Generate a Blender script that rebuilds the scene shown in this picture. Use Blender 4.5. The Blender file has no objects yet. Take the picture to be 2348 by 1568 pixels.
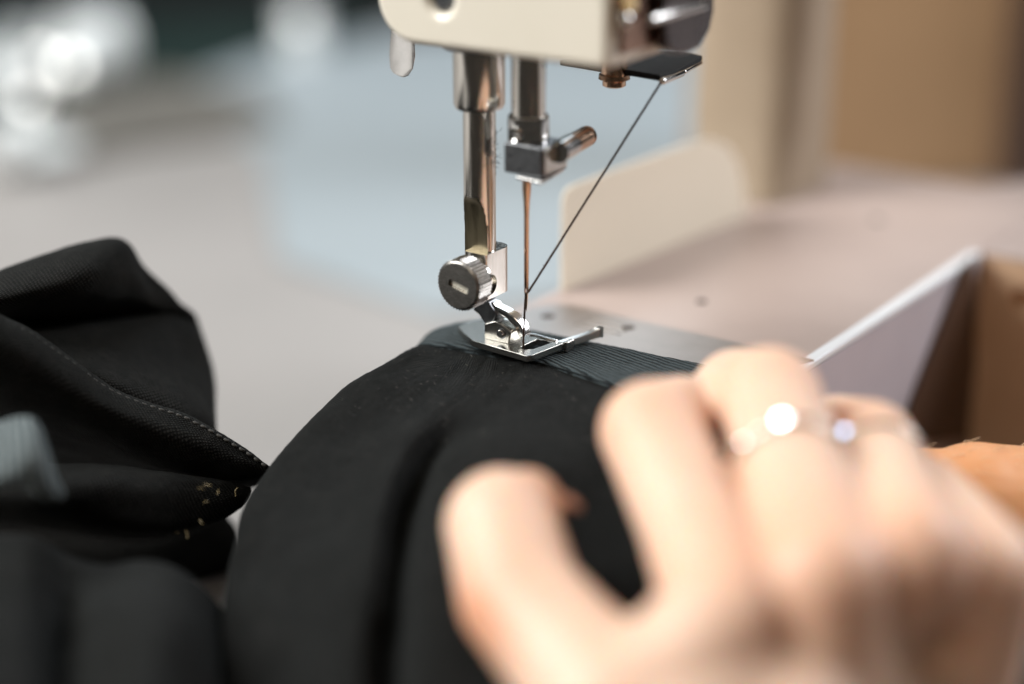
import bpy, bmesh, math, random
from mathutils import Vector, Matrix, noise as mnoise
random.seed(7)
R = math.radians
sc = bpy.context.scene
col = sc.collection

# ------------------------------------------------------------------ camera
# All lengths below are millimetres; meshes are written out in metres.
PITCH = 20.0
FPX, CX, CY = 4060.0, 1173.5, 784.0          # the lens, measured on a 2347 x 1568 picture
fw = Vector((0, math.cos(R(PITCH)), -math.sin(R(PITCH))))
up = Vector((0, math.sin(R(PITCH)), math.cos(R(PITCH))))
rt = Vector((1, 0, 0))
AIM = Vector((0, 0, 5.0))
CAM = AIM - fw * 350.0
cd = bpy.data.cameras.new('camera')
cam = bpy.data.objects.new('camera', cd)
col.objects.link(cam)
cam.location = CAM * 0.001
cam.rotation_euler = (R(90 - PITCH), 0, 0)
cd.sensor_width = 36.0
cd.lens = 36.0 * FPX / 2347.0
cd.clip_start = 0.005
cd.clip_end = 20.0
cd.dof.use_dof = True
cd.dof.focus_distance = 0.347
cd.dof.aperture_fstop = 2.95
sc.camera = cam

# ------------------------------------------------------------------ light
w = bpy.data.worlds.new('World')
sc.world = w
w.use_nodes = True
bg = w.node_tree.nodes['Background']
bg.inputs[0].default_value = (1.0, 0.90, 0.78, 1)
bg.inputs[1].default_value = 0.05


def area(name, loc, target, size, power, color, size_y=None):
    ld = bpy.data.lights.new(name, 'AREA')
    ld.energy = power
    ld.color = color
    ld.shape = 'RECTANGLE'
    ld.size = size
    ld.size_y = size_y or size
    o = bpy.data.objects.new(name, ld)
    col.objects.link(o)
    o.location = Vector(loc)
    d = Vector(target) - Vector(loc)
    o.rotation_euler = d.to_track_quat('-Z', 'Y').to_euler()
    return o


WIN_L = Vector((-0.95, -0.05, 0.80))
WIN_R = Vector((0.92, 0.30, 0.60))
area('window_light', WIN_L, (0.0, 0.05, 0.0), 0.7, 29.0, (1.0, 0.985, 0.95), 0.9)
area('side_window_light', WIN_R, (0.05, 0.0, 0.0), 0.45, 12.0, (0.97, 0.97, 1.0), 0.6)
area('front_fill_light', (-0.30, -0.95, 0.85), (0.0, 0.0, 0.02), 0.35, 2.1, (1.0, 0.82, 0.64), 0.35)  # unseen warm fill, added for the head face and the hand
area('back_window_light', (0.15, 1.35, 0.95), (0.0, 0.35, -0.06), 0.8, 6.5, (0.80, 0.92, 1.0), 0.5)

sc.view_settings.view_transform = 'Standard'
sc.view_settings.look = 'None'
sc.view_settings.gamma = 1.0
sc.view_settings.exposure = 0.0

# ------------------------------------------------------------------ measuring helpers
AZ = 35.0
L = Vector((math.sin(R(AZ)), math.cos(R(AZ)), 0))      # along the machine bed, away from the viewer
F = Vector((math.cos(R(AZ)), -math.sin(R(AZ)), 0))     # towards the operator's side of the machine
Z = Vector((0, 0, 1))


def ray(x, y):
    return fw + rt * ((x - CX) / FPX) + up * ((CY - y) / FPX)


def P(x, y, d):
    return CAM + ray(x, y) * d


def PZ(x, y, z):
    r = ray(x, y)
    return CAM + r * ((z - CAM.z) / r.z)


FOOT_TOP = 4.9
N = PZ(1206, 800, FOOT_TOP)
N.z = 0                                                # foot of the needle's axis


def PS(x, y, s):
    r = ray(x, y)
    return CAM + r * ((s - (CAM - N).dot(L)) / r.dot(L))


def loc(p):
    q = p - N
    return q.dot(F), q.dot(L), q.z


def W(f, s, z):
    return N + F * f + L * s + Z * z


def zat(axis, py):
    """height on a vertical axis that is seen at picture row py"""
    k = (CY - py) / FPX
    a = Vector((axis.x, axis.y, 0)) - CAM
    # (a+zZ).up = k * (a+zZ).fw
    return (k * a.dot(fw) - a.dot(up)) / (up.z - k * fw.z)


def z2(x, y):
    return (980 + x * 0.31881) * 0.939, (420 + y * 0.31888) * 0.939


# ------------------------------------------------------------------ materials
MATS = {}


def newmat(name):
    m = bpy.data.materials.new(name)
    m.use_nodes = True
    nt = m.node_tree
    b = nt.nodes['Principled BSDF']
    MATS[name] = m
    return m, nt, b


def tex_coord(nt, kind='Object', scale=(1, 1, 1)):
    tc = nt.nodes.new('ShaderNodeTexCoord')
    mp = nt.nodes.new('ShaderNodeMapping')
    mp.inputs['Scale'].default_value = scale
    nt.links.new(tc.outputs[kind], mp.inputs[0])
    return mp.outputs[0]


def noise_node(nt, vec, scale, detail=4, rough=0.55):
    n = nt.nodes.new('ShaderNodeTexNoise')
    n.inputs['Scale'].default_value = scale
    n.inputs['Detail'].default_value = detail
    n.inputs['Roughness'].default_value = rough
    nt.links.new(vec, n.inputs['Vector'])
    return n.outputs['Fac']


def ramp(nt, fac, stops):
    r = nt.nodes.new('ShaderNodeValToRGB')
    e = r.color_ramp.elements
    while len(e) < len(stops):
        e.new(0.5)
    for k, (p, c) in enumerate(stops):
        e[k].position = p
        e[k].color = (*c, 1) if len(c) == 3 else c
    nt.links.new(fac, r.inputs[0])
    return r.outputs[0]


def bump(nt, b, h, strength, dist):
    bn = nt.nodes.new('ShaderNodeBump')
    bn.inputs['Strength'].default_value = strength
    bn.inputs['Distance'].default_value = dist
    nt.links.new(h, bn.inputs['Height'])
    nt.links.new(bn.outputs[0], b.inputs['Normal'])
    return bn


def metal(name, c0, c1, r0, r1, scale=900, stretch=(1, 1, 1), bmp=0.08):
    m, nt, b = newmat(name)
    v = tex_coord(nt, 'Object', stretch)
    f = noise_node(nt, v, scale, 6, 0.6)
    nt.links.new(ramp(nt, f, [(0.3, c0), (0.7, c1)]), b.inputs['Base Color'])
    nt.links.new(ramp(nt, f, [(0.3, (r0,) * 3), (0.75, (r1,) * 3)]), b.inputs['Roughness'])
    b.inputs['Metallic'].default_value = 1
    bump(nt, b, noise_node(nt, v, scale * 2.2, 3), bmp, 0.00005)
    return m


metal('chrome', (0.60, 0.60, 0.59), (0.72, 0.72, 0.71), 0.10, 0.22, 700, (1,1,1), 0.02)
metal('bar_steel', (0.50, 0.48, 0.44), (0.66, 0.64, 0.60), 0.12, 0.26, 1200, (1, 1, 0.12), 0.03)
metal('flat_cut', (0.20, 0.17, 0.11), (0.29, 0.25, 0.17), 0.32, 0.48, 900, (1, 1, 0.06), 0.25)
metal('foot_steel', (0.40, 0.39, 0.365), (0.46, 0.45, 0.42), 0.22, 0.24, 2600, (1, 1, 1), 0.0)
metal('lit_steel', (0.66, 0.66, 0.65), (0.72, 0.72, 0.71), 0.38, 0.42, 2600, (1, 1, 1), 0.0)  # lighter copy of the foot steel, painting side light on the toe
metal('knob_steel', (0.17, 0.165, 0.155), (0.33, 0.32, 0.30), 0.24, 0.40, 1500, (0.10, 1, 1.6), 0.5)
metal('slot_lit_metal', (0.78, 0.74, 0.64), (0.9, 0.87, 0.78), 0.35, 0.55, 1500)  # pale colour painting the light caught on the slot's floor
metal('dark_steel', (0.13, 0.135, 0.145), (0.22, 0.23, 0.24), 0.26, 0.42, 900, (1, 1, 1), 0.15)
metal('copper_steel', (0.42, 0.27, 0.18), (0.56, 0.38, 0.27), 0.16, 0.30, 900)
metal('needle_warm_steel', (0.60, 0.42, 0.30), (0.70, 0.52, 0.38), 0.13, 0.24, 900, (1, 1, 0.1))  # copper tint painting the warm reflection on the needle
metal('plate_steel', (0.40, 0.365, 0.345), (0.47, 0.43, 0.41), 0.40, 0.52, 260, (1, 1, 1), 0.06)
metal('bronze_brown', (0.25, 0.15, 0.11), (0.32, 0.20, 0.15), 0.22, 0.36, 120)
metal('bronze_dark', (0.07, 0.06, 0.06), (0.12, 0.10, 0.10), 0.22, 0.36, 120)
metal('gold', (0.80, 0.60, 0.30), (0.86, 0.66, 0.36), 0.08, 0.16, 400)


def paint(name, c0, c1, rough, scale=60, coat=0.0, bmp=0.0, spec=0.5):
    m, nt, b = newmat(name)
    v = tex_coord(nt)
    f = noise_node(nt, v, scale, 5)
    nt.links.new(ramp(nt, f, [(0.3, c0), (0.7, c1)]), b.inputs['Base Color'])
    b.inputs['Roughness'].default_value = rough
    b.inputs['Coat Weight'].default_value = coat
    b.inputs['Coat Roughness'].default_value = 0.1
    b.inputs['Specular IOR Level'].default_value = spec
    if bmp:
        bump(nt, b, noise_node(nt, v, scale * 30, 3), bmp, 0.0002)
    return m


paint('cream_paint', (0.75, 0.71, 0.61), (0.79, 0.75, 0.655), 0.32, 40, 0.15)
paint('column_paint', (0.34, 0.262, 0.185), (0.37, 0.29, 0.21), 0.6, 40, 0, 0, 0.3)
paint('base_lit_paint', (0.84, 0.76, 0.62), (0.87, 0.79, 0.65), 0.6, 40, 0, 0, 0.3)  # brightened cream, making up for weak light on the base's front face
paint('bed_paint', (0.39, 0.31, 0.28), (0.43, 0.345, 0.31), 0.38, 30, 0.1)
paint('bed_side', (0.50, 0.47, 0.52), (0.55, 0.52, 0.57), 0.30, 50, 0.1)
paint('trim_glint', (0.78, 0.82, 0.86), (0.82, 0.86, 0.90), 0.25, 50)  # white-blue painting the glint along the bed's polished front edge
paint('table_white', (0.295, 0.281, 0.272), (0.33, 0.315, 0.305), 0.5, 9, 0.0)
paint('table_blue_light', (0.295, 0.340, 0.365), (0.325, 0.370, 0.395), 0.5, 9)
paint('tan_wood', (0.58, 0.39, 0.25), (0.66, 0.46, 0.31), 0.45, 70)
paint('brown_wood', (0.36, 0.215, 0.11), (0.47, 0.295, 0.16), 0.5, 9)
paint('pale_wood', (0.56, 0.43, 0.31), (0.62, 0.49, 0.36), 0.5, 14)
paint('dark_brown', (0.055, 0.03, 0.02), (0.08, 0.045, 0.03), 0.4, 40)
paint('dark_wall', (0.008, 0.010, 0.011), (0.016, 0.019, 0.02), 0.9, 3)
paint('white_plastic', (0.82, 0.88, 0.90), (0.86, 0.91, 0.93), 0.25, 30, 0.3)
paint('black_matte', (0.010, 0.011, 0.012), (0.014, 0.015, 0.016), 0.7, 300, 0, 0, 0.15)
paint('hole_black', (0.03, 0.022, 0.015), (0.05, 0.035, 0.025), 0.6, 300)  # black painting the shade inside the bed and plate holes
paint('thread_brown', (0.035, 0.016, 0.010), (0.06, 0.030, 0.018), 0.7, 3000)
paint('thread_gold', (0.36, 0.28, 0.14), (0.48, 0.38, 0.20), 0.35, 3000)
paint('stitch_black', (0.03, 0.029, 0.027), (0.11, 0.105, 0.09), 0.6, 3000)
paint('stitch_thread', (0.014, 0.0135, 0.0125), (0.07, 0.067, 0.06), 0.6, 3000)
paint('lint', (0.10, 0.095, 0.085), (0.22, 0.21, 0.19), 0.8, 500)
paint('pearl', (0.86, 0.84, 0.78), (0.9, 0.88, 0.82), 0.08, 200, 0.8)
paint('hair_fair', (0.80, 0.58, 0.36), (0.88, 0.68, 0.46), 0.4, 200)
paint('dark_green', (0.012, 0.022, 0.02), (0.02, 0.036, 0.033), 0.9, 12, 0, 0, 0.05)
paint('greybrown_reflection', (0.10, 0.094, 0.082), (0.13, 0.122, 0.106), 0.8, 20)


def cloth_mat(name, c0, c1, pitch_u, pitch_v, strength, sheen, rot=0.0, yarn=0.35):
    """woven / knitted cloth; UV runs in metres along the piece"""
    m, nt, b = newmat(name)
    uv = tex_coord(nt, 'UV')
    uv.node.inputs['Rotation'].default_value = (0, 0, R(rot))
    ob = tex_coord(nt, 'Object')

    def mad(a_, k_, c_):
        mx = nt.nodes.new('ShaderNodeMath'); mx.operation = 'MULTIPLY_ADD'
        nt.links.new(a_, mx.inputs[0]); mx.inputs[1].default_value = k_
        if isinstance(c_, float):
            mx.inputs[2].default_value = c_
        else:
            nt.links.new(c_, mx.inputs[2])
        return mx.outputs[0]
    f = noise_node(nt, ob, 260, 6, 0.65)
    md_ = noise_node(nt, ob, 900, 5, 0.75)
    g = noise_node(nt, ob, 4200, 3, 0.7)
    hs = None
    for axis, pit in (('X', pitch_u), ('Y', pitch_v)):
        if not pit:
            continue
        wv = nt.nodes.new('ShaderNodeTexWave')
        wv.wave_type = 'BANDS'; wv.bands_direction = axis
        wv.inputs['Scale'].default_value = 0.314 / pit
        wv.inputs['Distortion'].default_value = 2.4
        wv.inputs['Detail'].default_value = 2
        wv.inputs['Detail Scale'].default_value = 1.5
        nt.links.new(uv, wv.inputs['Vector'])
        if hs is None:
            hs = wv.outputs['Fac']
        else:
            mm = nt.nodes.new('ShaderNodeMath'); mm.operation = 'MULTIPLY'
            nt.links.new(hs, mm.inputs[0]); nt.links.new(wv.outputs['Fac'], mm.inputs[1])
            hs = mm.outputs[0]
    t_ = mad(f, 0.5, mad(md_, 0.5, mad(g, 0.6, mad(hs, yarn, -0.30))))
    nt.links.new(ramp(nt, t_, [(0.55, c0), (0.80, tuple(a_ + (b_ - a_) * .33 for a_, b_ in zip(c0, c1))), (1.02, c1)]), b.inputs['Base Color'])
    b.inputs['Roughness'].default_value = 0.85
    b.inputs['Specular IOR Level'].default_value = 0.12
    b.inputs['Sheen Weight'].default_value = sheen
    b.inputs['Sheen Roughness'].default_value = 0.45
    b.inputs['Sheen Tint'].default_value = (0.75, 0.85, 0.85, 1)
    bump(nt, b, mad(g, 0.7, mad(md_, 0.5, hs)), strength, 0.0004)
    return m


cloth_mat('black_cloth', (0.0020, 0.0021, 0.0022), (0.044, 0.0425, 0.039), 0.00065, 0.00050, 1.0, 0.05)
cloth_mat('knit_cloth', (0.0020, 0.0021, 0.0021), (0.046, 0.0445, 0.041), 0.00072, 0.00058, 1.0, 0.05, 25, 0.5)
cloth_mat('waistband_cloth', (0.0020, 0.0036, 0.0048), (0.050, 0.067, 0.075), None, 0.00125, 1.0, 0.12, 14, 0.7)
cloth_mat('label_cloth', (0.05, 0.066, 0.072), (0.20, 0.235, 0.245), 0.0020, None, 1.0, 0.1, 0, 0.7)


def skin_mat(name, base, red, sss):
    m, nt, b = newmat(name)
    v = tex_coord(nt)
    f = noise_node(nt, v, 55, 4)
    at = nt.nodes.new('ShaderNodeAttribute'); at.attribute_name = 'flush'
    md = nt.nodes.new('ShaderNodeMath'); md.operation = 'MULTIPLY_ADD'
    nt.links.new(f, md.inputs[0]); md.inputs[1].default_value = 0.45
    nt.links.new(at.outputs['Fac'], md.inputs[2])
    nt.links.new(ramp(nt, md.outputs[0], [(0.12, base), (0.95, red)]), b.inputs['Base Color'])
    b.inputs['Roughness'].default_value = 0.48
    b.inputs['Subsurface Weight'].default_value = sss
    b.inputs['Subsurface Radius'].default_value = (1.0, 0.36, 0.16)
    b.inputs['Subsurface Scale'].default_value = 0.006
    bump(nt, b, noise_node(nt, v, 1800, 3), 0.25, 0.0002)
    return m


skin_mat('skin', (0.77, 0.57, 0.445), (0.70, 0.31, 0.17), 0.5)
skin_mat('arm_skin', (0.76, 0.38, 0.18), (0.62, 0.26, 0.11), 0.3)
paint('nail', (0.62, 0.33, 0.24), (0.66, 0.37, 0.28), 0.25, 60, 0.3)

m, nt, b = newmat('ring_stone')
b.inputs['Base Color'].default_value = (0.92, 0.95, 1, 1)
b.inputs['Metallic'].default_value = 1
b.inputs['Roughness'].default_value = 0.06


m, nt, b = newmat('ring_stone_glint')  # blue put into the stone's colour for a cool window glint
b.inputs['Base Color'].default_value = (0.22, 0.30, 0.42, 1)
b.inputs['Metallic'].default_value = 1
b.inputs['Roughness'].default_value = 0.08

# ------------------------------------------------------------------ mesh helpers
class MB:
    def __init__(s):
        s.v, s.f, s.uv = [], [], None

    def add(s, v, f):
        o = len(s.v)
        s.v += [Vector(p) for p in v]
        s.f += [tuple(i + o for i in q) for q in f]
        return s

    def box(s, f0, f1, s0, s1, z0, z1):
        v = [W(f, q, z) for z in (z0, z1) for (f, q) in ((f0, s0), (f1, s0), (f1, s1), (f0, s1))]
        return s.add(v, [(3, 2, 1, 0), (4, 5, 6, 7), (0, 1, 5, 4), (1, 2, 6, 5), (2, 3, 7, 6), (3, 0, 4, 7)])

    def prism(s, pts, vec):
        """closed polygon pts pushed along vec"""
        n = len(pts)
        vec = Vector(vec)
        v = [Vector(p) for p in pts] + [Vector(p) + vec for p in pts]
        fs = [tuple(range(n))[::-1], tuple(range(n, 2 * n))]
        fs += [(i, (i + 1) % n, n + (i + 1) % n, n + i) for i in range(n)]
        return s.add(v, fs)

    def lathe(s, org, axis, prof, n=48, mod=None):
        """prof: (radius, distance along axis)"""
        axis = Vector(axis).normalized()
        a = axis.orthogonal().normalized()
        c = axis.cross(a)
        v, fs = [], []
        for k, (r, h) in enumerate(prof):
            for i in range(n):
                t = 2 * math.pi * i / n
                rr = r * (mod(k, i) if mod else 1)
                v.append(Vector(org) + axis * h + (a * math.cos(t) + c * math.sin(t)) * rr)
        for k in range(len(prof) - 1):
            for i in range(n):
                j = (i + 1) % n
                fs.append((k * n + i, k * n + j, (k + 1) * n + j, (k + 1) * n + i))
        fs.append(tuple(range(n))[::-1])
        m0 = (len(prof) - 1) * n
        fs.append(tuple(range(m0, m0 + n)))
        return s.add(v, fs)

    def tube(s, pts, r, n=10):
        pts = [Vector(p) for p in pts]
        rs = r if isinstance(r, (list, tuple)) else [r] * len(pts)
        v, fs = [], []
        pa = None
        for k, p in enumerate(pts):
            t = (pts[min(k + 1, len(pts) - 1)] - pts[max(k - 1, 0)]).normalized()
            a = t.orthogonal().normalized() if pa is None else (pa - t * pa.dot(t)).normalized()
            pa = a
            c = t.cross(a)
            for i in range(n):
                q = 2 * math.pi * i / n
                v.append(p + (a * math.cos(q) + c * math.sin(q)) * rs[k])
        for k in range(len(pts) - 1):
            for i in range(n):
                j = (i + 1) % n
                fs.append((k * n + i, k * n + j, (k + 1) * n + j, (k + 1) * n + i))
        fs.append(tuple(range(n))[::-1])
        m0 = (len(pts) - 1) * n
        fs.append(tuple(range(m0, m0 + n)))
        return s.add(v, fs)

    def capsule(s, a, b_, ra, rb, n=24):
        a, b_ = Vector(a), Vector(b_)
        ax = (b_ - a)
        ln = max(ax.length, 1e-4)
        prof = []
        for k in range(9):
            t = -math.pi / 2 + math.pi / 2 * k / 8
            prof.append((max(ra * math.cos(t), 0.01), ra * math.sin(t)))
        for k in range(1, 9):
            t = math.pi / 2 * k / 8
            prof.append((max(rb * math.cos(t), 0.01), ln + rb * math.sin(t)))
        return s.lathe(a, ax, prof, n)

    def mesh(s, name):
        me = bpy.data.meshes.new(name)
        me.from_pydata([(p * 0.001)[:] for p in s.v], [], s.f)
        if s.uv:
            lay = me.uv_layers.new(name='UVMap')
            for lp in me.loops:
                lay.data[lp.index].uv = s.uv[lp.vertex_index]
        bm = bmesh.new()
        bm.from_mesh(me)
        bmesh.ops.recalc_face_normals(bm, faces=bm.faces)
        bm.to_mesh(me)
        bm.free()
        return me


def attach(o, parent):
    if parent is not None:
        o.parent = parent
        o.matrix_parent_inverse = parent.matrix_world.inverted() if parent.type != 'EMPTY' else Matrix.Translation(-parent.location)


def build(mb, name, mat, parent=None, smooth=None, bevel=0, seg=2, me=None):
    me = me or mb.mesh(name)
    if not me.materials:
        me.materials.append(MATS[mat])
    o = bpy.data.objects.new(name, me)
    col.objects.link(o)
    attach(o, parent)
    if smooth is not None:
        for p in me.polygons:
            p.use_smooth = True
        if smooth < 180:
            me.set_sharp_from_angle(angle=R(smooth))
    if bevel:
        bv = o.modifiers.new('edge', 'BEVEL')
        bv.width = bevel * 0.001
        bv.segments = seg
        bv.limit_method = 'ANGLE'
        bv.angle_limit = R(40)
        bv.harden_normals = True
        for p in me.polygons:
            p.use_smooth = True
        if smooth is None:
            me.set_sharp_from_angle(angle=R(50))
    return o


def empty(name, p, label, cat, group=None):
    o = bpy.data.objects.new(name, None)
    col.objects.link(o)
    o.location = Vector(p) * 0.001
    o.empty_display_size = 0.01
    tag(o, label, cat, group)
    return o


def tag(o, label, cat, group=None, kind=None):
    o['label'] = label
    o['category'] = cat
    if group:
        o['group'] = group
    if kind:
        o['kind'] = kind
    return o


def evaluated(o, mods):
    """mesh of o after the modifiers set by mods(o); removes o"""
    mods(o)
    dg = bpy.context.evaluated_depsgraph_get()
    dg.update()
    me = bpy.data.meshes.new_from_object(o.evaluated_get(dg))
    old = o.data
    bpy.data.objects.remove(o)
    bpy.data.meshes.remove(old)
    return me


def cut(mb, cutters, name):
    o = bpy.data.objects.new(name, mb.mesh(name))
    col.objects.link(o)
    cs = []
    for c in cutters:
        q = bpy.data.objects.new('cutter', c.mesh('cutter'))
        col.objects.link(q)
        cs.append(q)

    def mods(ob):
        for q in cs:
            bo = ob.modifiers.new('cut', 'BOOLEAN')
            bo.operation = 'DIFFERENCE'
            bo.solver = 'EXACT'
            bo.object = q
    me = evaluated(o, mods)
    for q in cs:
        bpy.data.objects.remove(q)
    me.name = name
    return me


def cr(p0, p1, p2, p3, t):
    return 0.5 * ((2 * p1) + (p2 - p0) * t + (2 * p0 - 5 * p1 + 4 * p2 - p3) * t * t + (3 * p1 - p0 - 3 * p2 + p3) * t ** 3)


def spline(pts, n):
    """n samples per span through pts"""
    out = []
    m_ = len(pts)
    for i in range(m_ - 1):
        a, b_, c, d = pts[max(i - 1, 0)], pts[i], pts[i + 1], pts[min(i + 2, m_ - 1)]
        for k in range(n):
            out.append(cr(a, b_, c, d, k / n))
    out.append(pts[-1])
    return out


def sheet(rows, n, m_, wr=0.6, seed=0, thick=0.9, drag=None):
    """cloth through a grid of world points; thickness and small wrinkles; UV in metres"""
    hi = [spline(r, n) for r in rows]
    cols_ = [spline([r[i] for r in hi], m_) for i in range(len(hi[0]))]
    nu, nv = len(cols_), len(cols_[0])
    g = [[cols_[i][j].copy() for i in range(nu)] for j in range(nv)]
    nor = [[None] * nu for _ in range(nv)]
    for j in range(nv):
        for i in range(nu):
            a = g[j][min(i + 1, nu - 1)] - g[j][max(i - 1, 0)]
            b_ = g[min(j + 1, nv - 1)][i] - g[max(j - 1, 0)][i]
            q = a.cross(b_)
            nor[j][i] = q.normalized() if q.length > 1e-9 else Vector((0, 0, 1))
    so = Vector((seed * 13.7, seed * 3.1, 0))
    uv = []
    for j in range(nv):
        for i in range(nu):
            p = g[j][i]
            h = wr * (mnoise.noise(p * 0.045 + so) * 1.6 + mnoise.noise(p * 0.13 + so) * 0.6) + 0.10 * mnoise.noise(p * 0.9 + so) + wr * 0.7 * max(0, mnoise.noise(p * 0.075 + so * 1.7) - 0.1)
            if drag:
                h += drag(i / (nu - 1), j / (nv - 1))
            g[j][i] = p + nor[j][i] * h
    lu = [0.0]
    jm, im = nv // 2, nu // 2
    for i in range(1, nu):
        lu.append(lu[-1] + (g[jm][i] - g[jm][i - 1]).length * 0.001)
    lv = [0.0]
    for j in range(1, nv):
        lv.append(lv[-1] + (g[j][im] - g[j - 1][im]).length * 0.001)
    mb = MB()
    mb.uv = []
    for j in range(nv):
        for i in range(nu):
            mb.v.append(g[j][i]); mb.uv.append((lu[i], lv[j]))
    for j in range(nv - 1):
        for i in range(nu - 1):
            mb.f.append((j * nu + i, j * nu + i + 1, (j + 1) * nu + i + 1, (j + 1) * nu + i))
    return mb, g


def cloth(name, mb, mat, parent, thick):
    me = bpy.data.meshes.new(name)
    me.from_pydata([(p * 0.001)[:] for p in mb.v], [], mb.f)
    lay = me.uv_layers.new(name='UVMap')
    for lp in me.loops:
        lay.data[lp.index].uv = mb.uv[lp.vertex_index]
    me.materials.append(MATS[mat])
    for p in me.polygons:
        p.use_smooth = True
    o = bpy.data.objects.new(name, me)
    col.objects.link(o)
    attach(o, parent)
    so = o.modifiers.new('thickness', 'SOLIDIFY')
    so.thickness = thick * 0.001
    so.offset = 0
    return o


def rplan(f0, f1, s0_, s1_, r00, r10, r11, r01, n_=7):
    out = []
    for (cf_, cs2, r_, t0) in ((f0 + r00, s0_ + r00, r00, 180), (f1 - r10, s0_ + r10, r10, 270), (f1 - r11, s1_ - r11, r11, 0), (f0 + r01, s1_ - r01, r01, 90)):
        for k_ in range(n_ + 1):
            t_ = R(t0 + 90 * k_ / n_)
            out.append((cf_ + r_ * math.cos(t_), cs2 + r_ * math.sin(t_)))
    return out


# ================================================================== SETTING
TZ = -60.0
mb = MB()
mb.prism([Vector((-1500, -140, TZ - 25)), Vector((1500, -140, TZ - 25)), Vector((1500, 905, TZ - 25)), Vector((-1500, 560, TZ - 25))], (0, 0, 25))
t = build(mb, 'table', 'table_white', None, None, 2)
t['kind'] = 'structure'
tag(t, 'light grey table top under the sewing machine', 'table')
mb = MB()
mb.prism([Vector((-2600, 1700, -800)), Vector((2600, 1700, -800)), Vector((2600, 1760, -800)), Vector((-2600, 1760, -800))], (0, 0, 2200))
t = build(mb, 'wall', 'dark_wall')
t['kind'] = 'structure'
tag(t, 'dark unlit wall far behind the table', 'wall')

# ================================================================== SEWING MACHINE
mach = empty('sewing_machine', W(0, 0, TZ), 'cream sewing machine with steel presser foot and needle, head at top centre', 'sewing machine')

fb = loc(PZ(1180, 703, 0))[0]                 # back edge of the bed
ff = loc(PZ(1865, 830, 0))[0]                 # front edge of the bed
sc_corner = loc(PZ(2228, 577, 0))[1]          # where the wooden leaf begins
S_END = -8.5
# bed
mb = MB().box(fb, ff, S_END, 190, TZ + 0.2, 0)
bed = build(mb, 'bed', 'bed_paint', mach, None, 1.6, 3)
mb = MB().box(ff - 2.5, ff + 0.35, S_END + 3, sc_corner - 0.5, -1.2, 0.35)
build(mb, 'edge_glint_strip', 'trim_glint', bed, None, 0.4)
mb = MB().box(ff + 0.05, ff + 0.30, S_END + 2, sc_corner - 1.0, TZ + 0.5, -1.4)
build(mb, 'front_panel', 'bed_side', bed)
# dark panel painting the slanted shade in the corner of the compartment
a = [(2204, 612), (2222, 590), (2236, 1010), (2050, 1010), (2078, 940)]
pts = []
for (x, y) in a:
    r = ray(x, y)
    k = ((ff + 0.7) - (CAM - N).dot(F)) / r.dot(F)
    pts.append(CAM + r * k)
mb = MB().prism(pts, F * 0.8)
build(mb, 'corner_shade', 'dark_brown', bed)
for (x, y, rr) in ((1440, 567, 1.9), (1608, 692, 1.15), (2010, 505, 1.4)):
    p = PZ(x, y, 0)
    mb = MB().lathe(p + Z * -1, Z, [(rr, 0), (rr, 1.15), (rr * 0.8, 1.35)], 24)
    build(mb, 'bed_hole', 'hole_black', bed, 40)

# needle plate: round at the back, straight sides, slightly raised
o1 = [(1186, 735), (1196, 718), (1222, 707), (1262, 703), (1305, 705), (1345, 711), (1400, 725), (1450, 737), (1560, 762), (1700, 793), (1865, 831)]
near = [(1700, 880), (1500, 850), (1300, 815), (1210, 790), (1188, 760)]
pts = [PZ(x, y, 0.05) for (x, y) in o1 + near]
cuts = []
for (x, y, rx, ry) in ((1256, 731, 1.5, 1.1), (1440, 757, 1.4, 1.0)):
    c = PZ(x, y, 0)
    cuts.append(MB().prism([c + F * (rx * math.cos(t) * 1.0) + L * (ry * math.sin(t) * 1.5) for t in [k * math.pi / 10 for k in range(20)]], (0, 0, 4)))
for k in range(3):
    c = PZ(1330 + k * 16, 752 - k * 7, 0)
    cuts.append(MB().prism([c - F * 1.5 - L * .5, c + F * 10 - L * .5, c + F * 10 + L * .45, c - F * 1.5 + L * .45], (0, 0, 4)))
base = MB().prism([p + Z * -0.6 for p in pts], (0, 0, 1.15))
me = cut(base, [MB().add([v + Z * 0.12 for v in c.v], c.f) for c in cuts], 'needle_plate')
me.materials.clear()
plate = build(None, 'needle_plate', 'plate_steel', mach, None, 0.22, 2, me)
for (x, y) in ((1256, 731), (1440, 757)):
    build(MB().lathe(PZ(x, y, 0) - Z * 0.05, Z, [(1.6, 0), (1.6, 0.58), (1.3, 0.64)], 24), 'plate_hole', 'hole_black', plate, 40)
for k in range(3):
    c = PZ(1330 + k * 16, 752 - k * 7, 0)
    mb = MB().prism([c - F * 1.0 - L * .33, c + F * 9 - L * .33, c + F * 9 + L * .33, c - F * 1.0 + L * .33], (0, 0, 0.5))
    build(mb, 'feed_dog', 'chrome', plate)

# column with its flared foot (out of focus, behind the needle)
mb = MB()
s0 = loc(PZ(1246, 672, 0))[1]
prof = []
f_in = fb + 0.5


def loft(secs, s_end):
    rows = []
    for (z, ds, df, fwid, rr) in secs:
        rows.append([W(f_, q_, z) for f_, q_ in rplan(f_in + df, f_in + df + fwid, s0 + ds, s0 + s_end, rr, rr, min(3, rr), min(3, rr))])
    nr = len(rows[0])
    fs = [tuple(range(nr)), tuple(nr * (len(rows) - 1) + i for i in range(nr))]
    for k in range(len(rows) - 1):
        for i in range(nr):
            j = (i + 1) % nr
            fs.append((nr * k + i, nr * k + j, nr * k + nr + j, nr * k + nr + i))
    return MB().add([p for r_ in rows for p in r_], fs)


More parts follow.
